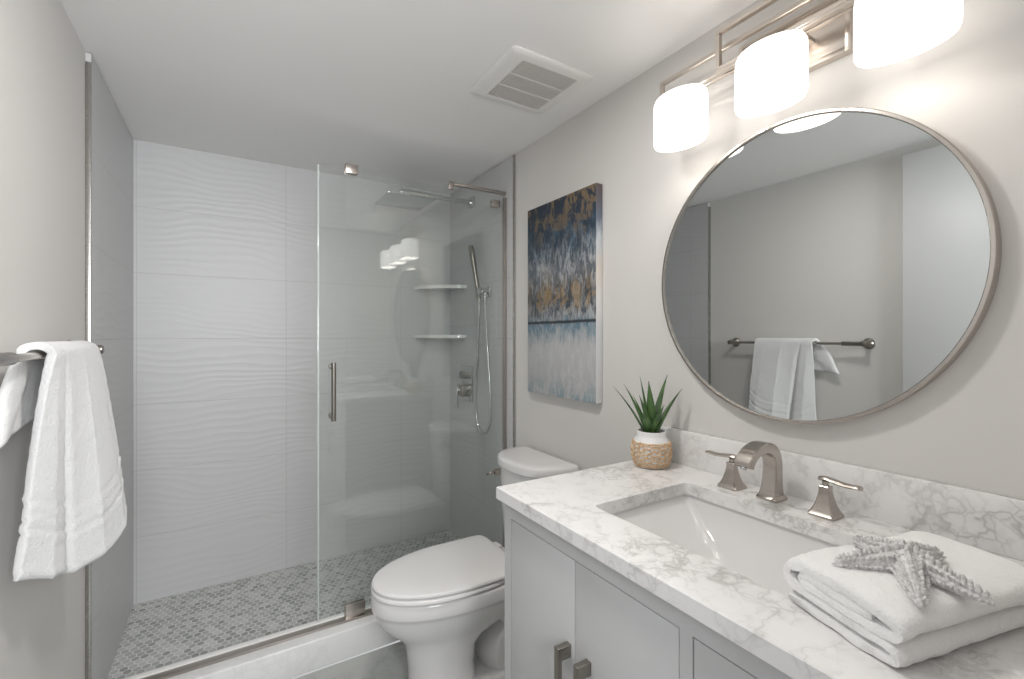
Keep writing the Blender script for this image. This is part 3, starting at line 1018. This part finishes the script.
box(bm, DX1 - 0.035, DX1 + 0.012, DY + 0.0042, DY + 0.014, 1.955, 1.990, bev=0.0015)
box(bm, DX1 - 0.035, DX1 + 0.012, DY - 0.014, DY - 0.0042, 1.955, 1.990, bev=0.0015)
obj('clamp', bm, M['nickel'], dp, 30)

tk = thing('shower_track', 'low brown metal track along the top of the white shower curb', 'track', (0.4, GY, 0.117))
bm = bmesh.new()
box(bm, XL + 0.019, XR - 0.0075, GY - 0.024, GY + 0.010, 0.1172, 0.1270, bev=0.002)
obj('rail', bm, M['bronze'], tk, 30)
bm = bmesh.new()
box(bm, XL + 0.019, XR - 0.0075, GY + 0.0105, GY + 0.036, 0.1172, 0.1300, bev=0.002)
obj('water_guard', bm, M['plastic'], tk, 30)

# rain shower head on its wall arm
rh = thing('rain_shower_head', 'square chrome rain shower head on a horizontal wall arm inside the shower', 'shower head', (XR, 2.375, 2.07))
bm = bmesh.new()
box(bm, XR - 0.022, XR - 0.0075, 2.375 - 0.028, 2.375 + 0.028, 2.042, 2.100, bev=0.003)
obj('flange', bm, M['chrome'], rh, 30)
bm = bmesh.new()
box(bm, 0.768, XR - 0.02, 2.375 - 0.011, 2.375 + 0.011, 2.058, 2.080, bev=0.002)
obj('arm', bm, M['chrome'], rh, 30)
bm = bmesh.new()
tube(bm, [(0.793, 2.375, 2.060), (0.793, 2.375, 2.022)], 0.011, 16)
lathe(bm, [(0.012, 2.022), (0.018, 2.027), (0.018, 2.036), (0.012, 2.040)], 0.793, 2.375, 18)
obj('swivel', bm, M['chrome'], rh, 50)
bm = bmesh.new()
box(bm, 0.793 - 0.125, 0.793 + 0.125, 2.375 - 0.125, 2.375 + 0.125, 2.012, 2.022, bev=0.003)
obj('spray_plate', bm, M['chrome'], rh, 30)

# hand shower, holder and hose
HX = XR - 0.0075
hs = thing('hand_shower', 'slim chrome hand shower with looping hose on the shower side wall', 'hand shower', (HX, 2.185, 1.54))
bm = bmesh.new()
box(bm, HX - 0.012, HX - 0.0003, 2.150, 2.205, 1.515, 1.570, bev=0.003)
tube(bm, [(HX - 0.010, 2.178, 1.545), (HX - 0.048, 2.178, 1.545)], 0.013, 16)
box(bm, HX - 0.060, HX - 0.030, 2.170, 2.225, 1.527, 1.562, bev=0.004)
obj('holder', bm, M['chrome'], hs, 40)
bm = bmesh.new()
w0, w1 = Vector((HX - 0.047, 2.205, 1.505)), Vector((HX - 0.070, 2.258, 1.795))
tube(bm, [w0, w0.lerp(w1, .1), w0.lerp(w1, .45), w0.lerp(w1, .60), w0.lerp(w1, .64), w0.lerp(w1, .97), w1], [0.009, 0.0125, 0.0125, 0.0130, 0.0155, 0.0155, 0.013], 18)
obj('wand', bm, M['dark_metal'], hs, 50)
bm = bmesh.new()
loop = smoothpath([(HX - 0.047, 2.205, 1.505), (HX - 0.047, 2.207, 1.42), (HX - 0.045, 2.232, 1.15), (HX - 0.042, 2.255, 0.97), (HX - 0.040, 2.248, 0.86), (HX - 0.038, 2.208, 0.795), (HX - 0.036, 2.150, 0.792), (HX - 0.034, 2.110, 0.85), (HX - 0.032, 2.105, 0.95), (HX - 0.030, 2.130, 1.15), (HX - 0.028, 2.165, 1.40), (HX - 0.026, 2.178, 1.50), (HX - 0.026, 2.178, 1.535)], 8)
tube(bm, loop, 0.0072, 10)
obj('hose', bm, M['chrome'], hs, 60)

vv = thing('shower_valve', 'chrome shower control plate with two square knobs on the shower wall', 'shower valve', (HX, 2.44, 1.03))
obj('plate', bx(HX - 0.007, HX - 0.0003, 2.372, 2.508, 0.925, 1.130, bev=0.003), M['chrome'], vv, 30)
obj('diverter_knob', bx(HX - 0.045, HX - 0.007, 2.412, 2.468, 1.058, 1.098, bev=0.004), M['dark_metal'], vv, 30)
kb = obj('temperature_knob', bx(HX - 0.052, HX - 0.007, 2.407, 2.473, 0.955, 1.020, bev=0.004), M['dark_metal'], vv, 30)
obj('lever', bx(HX - 0.062, HX - 0.052, 2.452, 2.470, 0.885, 1.010, bev=0.003), M['chrome'], kb, 30)

# two corner shelves


def corner_shelf(z, label):
    bm = bmesh.new()
    cx, cy = XR - 0.0075, YB - 0.0005
    r = 0.235
    top, bot = [], []
    arc = [(cx - r * math.cos(a), cy - r * math.sin(a)) for a in [PI / 2 * i / 14 for i in range(15)]]
    pts = [(cx, cy)] + [(cx - (cx - x) * (1 - 0.10 * math.sin(2 * math.atan2(cy - y, cx - x))), cy - (cy - y) * (1 - 0.10 * math.sin(2 * math.atan2(cy - y, cx - x)))) for x, y in arc]
    loft(bm, [[(x, y, z - 0.020) for x, y in pts], [(x, y, z) for x, y in pts]])
    es = [e_ for e_ in bm.edges if abs(e_.verts[0].co.z - e_.verts[1].co.z) < 1e-6]
    bmesh.ops.bevel(bm, geom=es, offset=0.004, segments=2, affect='EDGES', profile=0.5)
    o = obj('corner_shelf', bm, M['porcelain'], None, 40, origin=(cx - 0.1, cy - 0.1, z))
    tag(o, label, 'shelf', 'white corner shelves in the shower')


corner_shelf(1.606, 'upper of the two white corner shelves in the far shower corner')
corner_shelf(1.312, 'lower of the two white corner shelves in the far shower corner')

# ------------------------------------------------------------------ TOWEL BAR (left wall)
BX, BZ, BY0, BY1 = -0.320, 1.266, 1.035, 1.745
tb = thing('towel_bar', 'brushed nickel towel bar on the left wall holding a white towel', 'towel bar', (XL, 1.39, BZ))
bm = bmesh.new()
tube(bm, [(BX, BY0, BZ), (BX, BY0 + 0.06, BZ), (BX, BY0 + 0.0605, BZ), (BX, BY1, BZ)], [0.0095, 0.0095, 0.0075, 0.0075], 16)
obj('bar', bm, M['nickel'], tb, 40)
bm = bmesh.new()
tube(bm, [(BX, BY0 + 0.012, BZ), (BX, BY0 + 0.088, BZ), (BX, BY0 + 0.094, BZ), (BX, BY0 + 0.098, BZ)], [0.0115, 0.0115, 0.0100, 0.0080], 18)
cb = obj('collar', bm, M['dark_metal'], tb, 40)
for y in (BY0, BY1):
    bm = bmesh.new()
    # oval rosette on the wall and a square flared post
    loft(bm, [[(x, y + ry * math.cos(2 * PI * k / 32), BZ + rz * math.sin(2 * PI * k / 32)) for k in range(32)]
              for x, ry, rz in ((XL + 0.0003, .026, .028), (XL + 0.006, .026, .028), (XL + 0.010, .022, .024), (XL + 0.016, .014, .015), (XL + 0.030, .0105, .0115), (BX - 0.004, .0115, .0125), (BX + 0.006, .0135, .0135), (BX + 0.0115, .012, .012), (BX + 0.0135, .006, .006))])
    obj('post', bm, M['dark_metal'], tb, 50)

# ------------------------------------------------------------------ HANGING TOWEL
ht = thing('hanging_towel', 'white terry towel draped over the towel bar on the left wall', 'towel', (BX, 1.42, BZ))


def lerp(a, b_, t):
    return a + (b_ - a) * t


def interp(tab, u):
    for (u0, v0), (u1, v1) in zip(tab, tab[1:]):
        if u <= u1:
            t = (u - u0) / (u1 - u0)
            t = t * t * (3 - 2 * t)
            return tuple(lerp(a, b_, t) for a, b_ in zip(v0, v1))
    return tab[-1][1]


def sheet(name, grid, th, parent, wob=0.0):
    """closed cloth sheet: grid[i][j] points, thickened along its normals with rounded rim"""
    nu, nv = len(grid), len(grid[0])
    bm = bmesh.new()
    vs = [[bm.verts.new(p) for p in r] for r in grid]
    for i in range(nu - 1):
        for j in range(nv - 1):
            bm.faces.new((vs[i][j], vs[i + 1][j], vs[i + 1][j + 1], vs[i][j + 1]))
    bm.normal_update()
    nm = {v: v.normal.copy() for v in bm.verts}
    front = {}
    for i in range(nu):
        for j in range(nv):
            v = vs[i][j]
            front[v] = v.co.copy()
    tot = [[None] * nv for _ in range(nu)]
    back = [[None] * nv for _ in range(nu)]
    for i in range(nu):
        for j in range(nv):
            v = vs[i][j]
            k = wob * noise.noise(v.co * 60)
            e_ = 1.0 if 0 < i < nu - 1 and 0 < j < nv - 1 else 0.55
            tot[i][j] = v.co + nm[v] * (th / 2 * e_ + k)
            back[i][j] = v.co - nm[v] * (th / 2 * e_ + k)
    bm.free()
    bm = bmesh.new()
    A = [[bm.verts.new(p) for p in r] for r in tot]
    B = [[bm.verts.new(p) for p in r] for r in back]
    for i in range(nu - 1):
        for j in range(nv - 1):
            bm.faces.new((A[i][j], A[i + 1][j], A[i + 1][j + 1], A[i][j + 1]))
            bm.faces.new((B[i][j + 1], B[i + 1][j + 1], B[i + 1][j], B[i][j]))
    bord = [(i, 0) for i in range(nu)] + [(nu - 1, j) for j in range(1, nv)] + [(i, nv - 1) for i in range(nu - 2, -1, -1)] + [(0, j) for j in range(nv - 2, 0, -1)]
    for (a, b_), (c, d_) in zip(bord, bord[1:] + bord[:1]):
        bm.faces.new((A[a][b_], A[c][d_], B[c][d_], B[a][b_]))
    return obj(name, bm, M['terry'], parent, 80)


# front flap: (u) -> (x, y) at the top of the bar and at the hem
top_t = [(0, (-0.300, 1.262)), (.30, (-0.298, 1.300)), (.36, (-0.297, 1.312)), (.60, (-0.292, 1.41)), (1, (-0.292, 1.566))]
hem_t = [(0, (-0.352, 1.262)), (.18, (-0.318, 1.322)), (.31, (-0.312, 1.368)), (.37, (-0.336, 1.392)), (.43, (-0.300, 1.402)), (.62, (-0.258, 1.460)), (.85, (-0.236, 1.545)), (1, (-0.238, 1.578))]
zhem = [(0, (.832,)), (.20, (.800,)), (.34, (.786,)), (.45, (.772,)), (.7, (.782,)), (.85, (.805,)), (1, (.845,))]
NU, NV = 56, 70
grid = []
for i in range(NU):
    u = i / (NU - 1)
    a, h = interp(top_t, u), interp(hem_t, u)
    zh = interp(zhem, u)[0]
    row = []
    for j in range(NV):
        v = j / (NV - 1)
        if v < 0.82:                      # hanging part, v = 0 at the hem
            t = v / 0.82
            k = (1 - t) ** 0.75
            x = lerp(a[0], h[0], k)
            y = lerp(a[1], h[1], k)
            z = lerp(zh, BZ + 0.002, t)
            # woven border: two raised bands near the hem
            zz = z - zh
            band = 0.0024 * (math.exp(-((zz - 0.085) / 0.005) ** 2) + math.exp(-((zz - 0.108) / 0.005) ** 2) - 1.2 * math.exp(-((zz - 0.097) / 0.006) ** 2) + math.exp(-((zz - 0.142) / 0.005) ** 2) - math.exp(-((zz - 0.152) / 0.005) ** 2) + 0.8 * math.exp(-((zz - 0.008) / 0.007) ** 2))
            x += band
            x += 0.004 * noise.noise(Vector((u * 5, z * 7, 1.3))) * (1 - t)
            y += 0.004 * noise.noise(Vector((u * 4, z * 9, 7.3))) * (1 - t)
            z += 0.004 * noise.noise(Vector((u * 7, 0, 3.1))) * (1 - t)
        else:                             # over the bar
            t = (v - 0.82) / 0.18
            ang = PI * t * 0.95
            rx = 0.5 * (a[0] - (BX - 0.022))
            cx = 0.5 * (a[0] + (BX - 0.022))
            x = cx + rx * math.cos(ang)
            y = a[1] - 0.02 * t * (1 - u)
            z = BZ + 0.002 + 0.018 * math.sin(ang)
        row.append(Vector((x, y, z)))
    grid.append(row)
sheet('front_flap', grid, 0.0150, ht, 0.0012)
# short back flap that fans out towards the doorway
grid = []
for i in range(34):
    u = i / 33
    row = []
    for j in range(26):
        v = j / 25
        yt = lerp(1.247, 1.562, u)
        yb = lerp(1.150, 1.562, u)
        k = v ** 0.7
        x = lerp(BX - 0.021, -0.3555, min(1, v * 1.9) ** 0.7) + 0.010 * max(0, math.sin(u * 9.0 + v * 1.5)) * min(1, v * 1.5)
        x = max(x, -0.361)
        y = lerp(yt, yb, k)
        z = lerp(BZ + 0.006, lerp(1.108, 1.150, u), v) + 0.006 * noise.noise(Vector((u * 6, v * 3, 2)))
        row.append(Vector((x, y, z)))
    grid.append(row)
sheet('back_flap', grid, 0.0150, ht, 0.0012)

# ------------------------------------------------------------------ FOLDED TOWEL ON THE COUNTER
FO = Vector((0.662, 0.226, ZT))                    # corner nearest the camera
ax = Vector((0.975, -0.220, 0)).normalized()       # along the long side
wy = Vector((0.30, 0.954, 0)).normalized()         # along the rolled end
LEN, WID = 0.300, 0.140
fo = thing('folded_towel', 'thick folded white towel lying on the counter right of the sink', 'towel', (0.80, 0.27, ZT))
# spiral cross-section in (w, z); w = 0 at the camera-side long edge


def roundbar(w0, w1, z0, z1, n=8):
    """capsule outline"""
    r = (z1 - z0) / 2
    zc = (z0 + z1) / 2
    pts = []
    for i in range(n + 1):
        a = -PI / 2 + PI * i / n
        pts.append((w1 - r + r * math.cos(a), zc + r * math.sin(a)))
    for i in range(n + 1):
        a = PI / 2 + PI * i / n
        pts.append((w0 + r + r * math.cos(a), zc + r * math.sin(a)))
    return pts


spine = [(0.150, 0.0095), (0.10, 0.0088), (0.05, 0.0082), (0.012, 0.0085), (0.000, 0.0140), (0.000, 0.0210), (0.010, 0.0262), (0.05, 0.0272), (0.10, 0.0278), (0.135, 0.030), (0.150, 0.038), (0.153, 0.047), (0.146, 0.058), (0.128, 0.0640), (0.08, 0.0655), (0.03, 0.0650), (0.004, 0.0600), (-0.004, 0.0520), (0.001, 0.0440), (0.018, 0.0400), (0.06, 0.0400), (0.11, 0.0410), (0.126, 0.0455), (0.126, 0.0510), (0.112, 0.0535), (0.06, 0.0532), (0.026, 0.0525)]
sp2 = [Vector((p.x, p.y)) for p in smoothpath([(a, b_, 0) for a, b_ in spine], 5)]
NL = 46


def place(w, z, l):
    u = l / LEN
    edge = min(l, LEN - l)
    sag = 1 - 0.10 * math.exp(-edge / 0.012)
    wob = 0.0022 * noise.noise(Vector((w * 30, z * 60, l * 22))) + 0.0010 * noise.noise(Vector((w * 90, z * 120, l * 90)))
    zz = max(0.0006, z * sag * (1 + 0.03 * math.sin(l * 21 + w * 10)) + wob)
    l2 = l + 0.004 * noise.noise(Vector((w * 25, z * 50, 3 + u)))
    p = FO + ax * l2 + wy * (w + wob)
    return Vector((p.x, p.y, ZT + zz))


bm = bmesh.new()
rings = []
TH = 0.0080
for m_ in range(NL):
    l = LEN * m_ / (NL - 1)
    a_, b_ = [], []
    e_ = min(m_, NL - 1 - m_)
    th = TH * (0.70 if e_ == 0 else 0.93 if e_ == 1 else 1.0)
    for i, p in enumerate(sp2):
        t = (sp2[min(i + 1, len(sp2) - 1)] - sp2[max(0, i - 1)]).normalized()
        nr = Vector((-t.y, t.x))
        k = th * (0.6 if i in (0, len(sp2) - 1) else 1.0)
        q1, q2 = p + nr * k, p - nr * k
        a_.append(place(q1.x, q1.y, l))
        b_.append(place(q2.x, q2.y, l))
    rings.append(a_ + b_[::-1])
loft(bm, rings, False, False)
vl_ = list(bm.verts)
bm.verts.ensure_lookup_table()
npt = len(sp2)
per = 2 * npt
for base in (0, (NL - 1) * per):
    for i in range(npt - 1):
        bm.faces.new((bm.verts[base + i], bm.verts[base + i + 1], bm.verts[base + per - 2 - i], bm.verts[base + per - 1 - i]))
obj('cloth', bm, M['plush'], fo, 70)

# ------------------------------------------------------------------ STARFISH
ZTOP = ZT + 0.0745
sfc = Vector((0.787, 0.2555, ZTOP))
bm = bmesh.new()
tips = [(0.714, 0.313), (0.690, 0.210), (0.768, 0.166), (0.872, 0.243), (0.822, 0.332)]
rnd = random.Random(3)


def starprof(s):
    return 0.0165 * (1 - s) ** 1.1 + 0.0042


for tx, ty in tips:
    d = Vector((tx - sfc.x, ty - sfc.y, 0))
    L = d.length
    d.normalize()
    sd = Vector((-d.y, d.x, 0))
    rings = []
    NS = 16
    for i in range(NS):
        s = i / (NS - 1)
        w = starprof(s) * (1 if i < NS - 1 else 0.4)
        hgt = (0.024 * (1 - s) ** 0.9 + 0.0055) * (1 if i < NS - 1 else 0.5)
        c = sfc + d * (L * s)
        rings.append([c + sd * (w * math.cos(PI * 2 * k / 14)) + Vector((0, 0, max(0.0, hgt * math.sin(PI * 2 * k / 14)) + (0.0015 if math.sin(PI * 2 * k / 14) > 0 else 0.0004))) for k in range(14)])
    loft(bm, rings)
    # spiny rows along the ridge and both edges
    for row, ph in ((0, 1.0), (-1, 0.42), (1, 0.42), (-2, 0.16), (2, 0.16)):
        cnt = 13 if row == 0 else 15
        for i in range(cnt):
            s = 0.06 + 0.92 * i / cnt + rnd.uniform(-.012, .012)
            w, hgt = starprof(s), 0.024 * (1 - s) ** 0.9 + 0.0055
            ang = PI / 2 - row * PI / 4.6
            nr = sd * math.cos(ang) + Vector((0, 0, math.sin(ang)))
            base = sfc + d * (L * s) + sd * (w * math.cos(ang)) + Vector((0, 0, hgt * math.sin(ang) + 0.0012))
            sz = (0.0026 + 0.0010 * (1 - s)) * rnd.uniform(.8, 1.15) * (1.15 if row == 0 else 0.85)
            tip = base + (nr + Vector((0, 0, 0.5))).normalized() * sz * 2.3
            tube(bm, [base - nr * 0.002, base + (tip - base) * 0.45, base + (tip - base) * 0.85, tip], [sz, sz * 0.85, sz * 0.55, sz * 0.15], 6)
so = obj('starfish', bm, M['star'], None, 70, origin=sfc)
tag(so, 'grey-white knobbly starfish lying on the folded towel', 'starfish')

# ------------------------------------------------------------------ POTTED ALOE
PXc, PYc = 1.092, 0.972
pt = thing('potted_aloe', 'small aloe plant in a white pot with woven rattan band on the counter', 'potted plant', (PXc, PYc, ZT))
pot_prof = [(0.040, ZT + 0.0005), (0.046, ZT + 0.003), (0.0535, ZT + 0.020), (0.0575, ZT + 0.042), (0.0565, ZT + 0.062), (0.0505, ZT + 0.080), (0.0435, ZT + 0.089), (0.0415, ZT + 0.096), (0.0425, ZT + 0.105), (0.0420, ZT + 0.107), (0.0395, ZT + 0.107), (0.0385, ZT + 0.100)]
bm = bmesh.new()
lathe(bm, pot_prof, PXc, PYc, 40, cap1=False)
loft(bm, [[(PXc + r * math.cos(2 * PI * k / 40), PYc + r * math.sin(2 * PI * k / 40), z) for k in range(40)] for r, z in ((0.0385, ZT + 0.100), (0.0385, ZT + 0.085))], False, True)
bmesh.ops.remove_doubles(bm, verts=bm.verts, dist=1e-6)
obj('pot', bm, M['ceramic'], pt, 60)


def potr(z):
    for (r0, z0), (r1, z1) in zip(pot_prof, pot_prof[1:]):
        if z0 <= z <= z1:
            return lerp(r0, r1, (z - z0) / (z1 - z0))
    return 0.05


bm = bmesh.new()
rw = random.Random(11)
NSEG = 96
for i, h in enumerate((0.006, 0.012, 0.018, 0.0245, 0.031, 0.0375, 0.044, 0.0505, 0.057, 0.0635, 0.070, 0.075)):
    ph = rw.uniform(0, 6.28)
    amp = 0.0008 if i in (0, 1, 10, 11) else 0.0026
    pts = []
    for k in range(NSEG + 1):
        a = 2 * PI * k / NSEG
        z = ZT + h + amp * math.sin(a * 9 + (i % 2) * PI) + 0.0005 * math.sin(a * 23 + ph)
        z = max(z, ZT + 0.0032)
        r = potr(z) + 0.0016 + 0.0012 * math.sin(a * 18 + (i % 2) * PI)
        pts.append((PXc + r * math.cos(a), PYc + r * math.sin(a), z))
    tube(bm, pts, 0.0021 if amp < 0.001 else 0.0017, 6, False)
for k in range(18):
    a = 2 * PI * (k + 0.3) / 18
    pts = [(PXc + (potr(ZT + h) + 0.0022) * math.cos(a + 0.10 * math.sin(h * 260 + k)), PYc + (potr(ZT + h) + 0.0022) * math.sin(a + 0.10 * math.sin(h * 260 + k)), ZT + h) for h in [0.005 + 0.070 * q / 12 for q in range(13)]]
    tube(bm, pts, 0.0018, 6)
wb = obj('rattan_band', bm, M['wicker'], pt, 60)
wb['label'] = 'woven tan rattan band'
bm = bmesh.new()
lathe(bm, [(0.0375, ZT + 0.090), (0.0380, ZT + 0.097), (0.030, ZT + 0.099), (0.015, ZT + 0.101)], PXc, PYc, 28)
obj('soil', bm, M['soil'], pt, 60)


# right-hand direction of the camera, used only to spread the leaves the way they lean in the room
lr = Vector((0.852, -0.523, 0))
lf = Vector((0.523, 0.852, 0))
leaves = [  # lean to the right, lean away, height, base width, base offset
    (-0.068, 0.015, 0.160, 0.0125, -0.012), (-0.090, 0.030, 0.150, 0.0075, -0.018), (-0.026, 0.010, 0.186, 0.0115, -0.006), (-0.014, -0.018, 0.172, 0.0145, 0.000),
    (0.046, 0.012, 0.190, 0.0150, 0.008), (0.076, -0.010, 0.148, 0.0140, 0.014), (-0.040, -0.030, 0.130, 0.0095, -0.006), (-0.046, 0.0, 0.125, 0.009, -0.01), (0.020, -0.035, 0.10, 0.0125, 0.006), (0.030, 0.03, 0.13, 0.010, 0.01), (-0.030, -0.040, 0.085, 0.012, -0.008)]
for rx, fy, h, w, bo in leaves:
    w *= 1.22
    bm = bmesh.new()
    base = Vector((PXc, PYc, ZT + 0.096)) + lr * bo + lf * (0.15 * fy)
    out = (lr * rx + lf * fy)
    L = out.length
    od = out.normalized()
    side = Vector((-od.y, od.x, 0))
    NS = 15
    rings = []
    spn = []
    for i in range(NS):
        s = i / (NS - 1)
        # curved: leaves rise first, then lean outwards
        c = base + od * (L * (0.75 * s + 0.25 * s * s)) + Vector((0, 0, h * (s - 0.06 * s * s)))
        spn.append(c)
    for i in range(NS):
        s = i / (NS - 1)
        t = (spn[min(i + 1, NS - 1)] - spn[max(0, i - 1)]).normalized()
        nr = t.cross(side).normalized()
        ww = w * (0.80 + 0.35 * math.sin(min(1, s * 2.2) * PI * 0.5)) * max(0.05, (1 - s ** 1.5)) 
        hh = ww * 0.34
        rings.append([spn[i] + side * (ww * ca) + nr * (hh * sa + 0.30 * ww * ca * ca) for ca, sa in [(math.cos(2 * PI * k / 12), math.sin(2 * PI * k / 12)) for k in range(12)]])
    loft(bm, rings)
    for i in range(2, NS - 2):
        for sgn in (-1, 1):
            ww = (rings[i][0] - spn[i]).length
            e0 = rings[i][0] if sgn > 0 else rings[i][6]
            tv = (spn[i + 1] - spn[i]).normalized()
            tube(bm, [e0 - side * sgn * 0.0006, e0 + side * sgn * 0.0012 + tv * 0.0008], [0.0010, 0.0002], 5)
    obj('leaf', bm, M['aloe'], pt, 60)
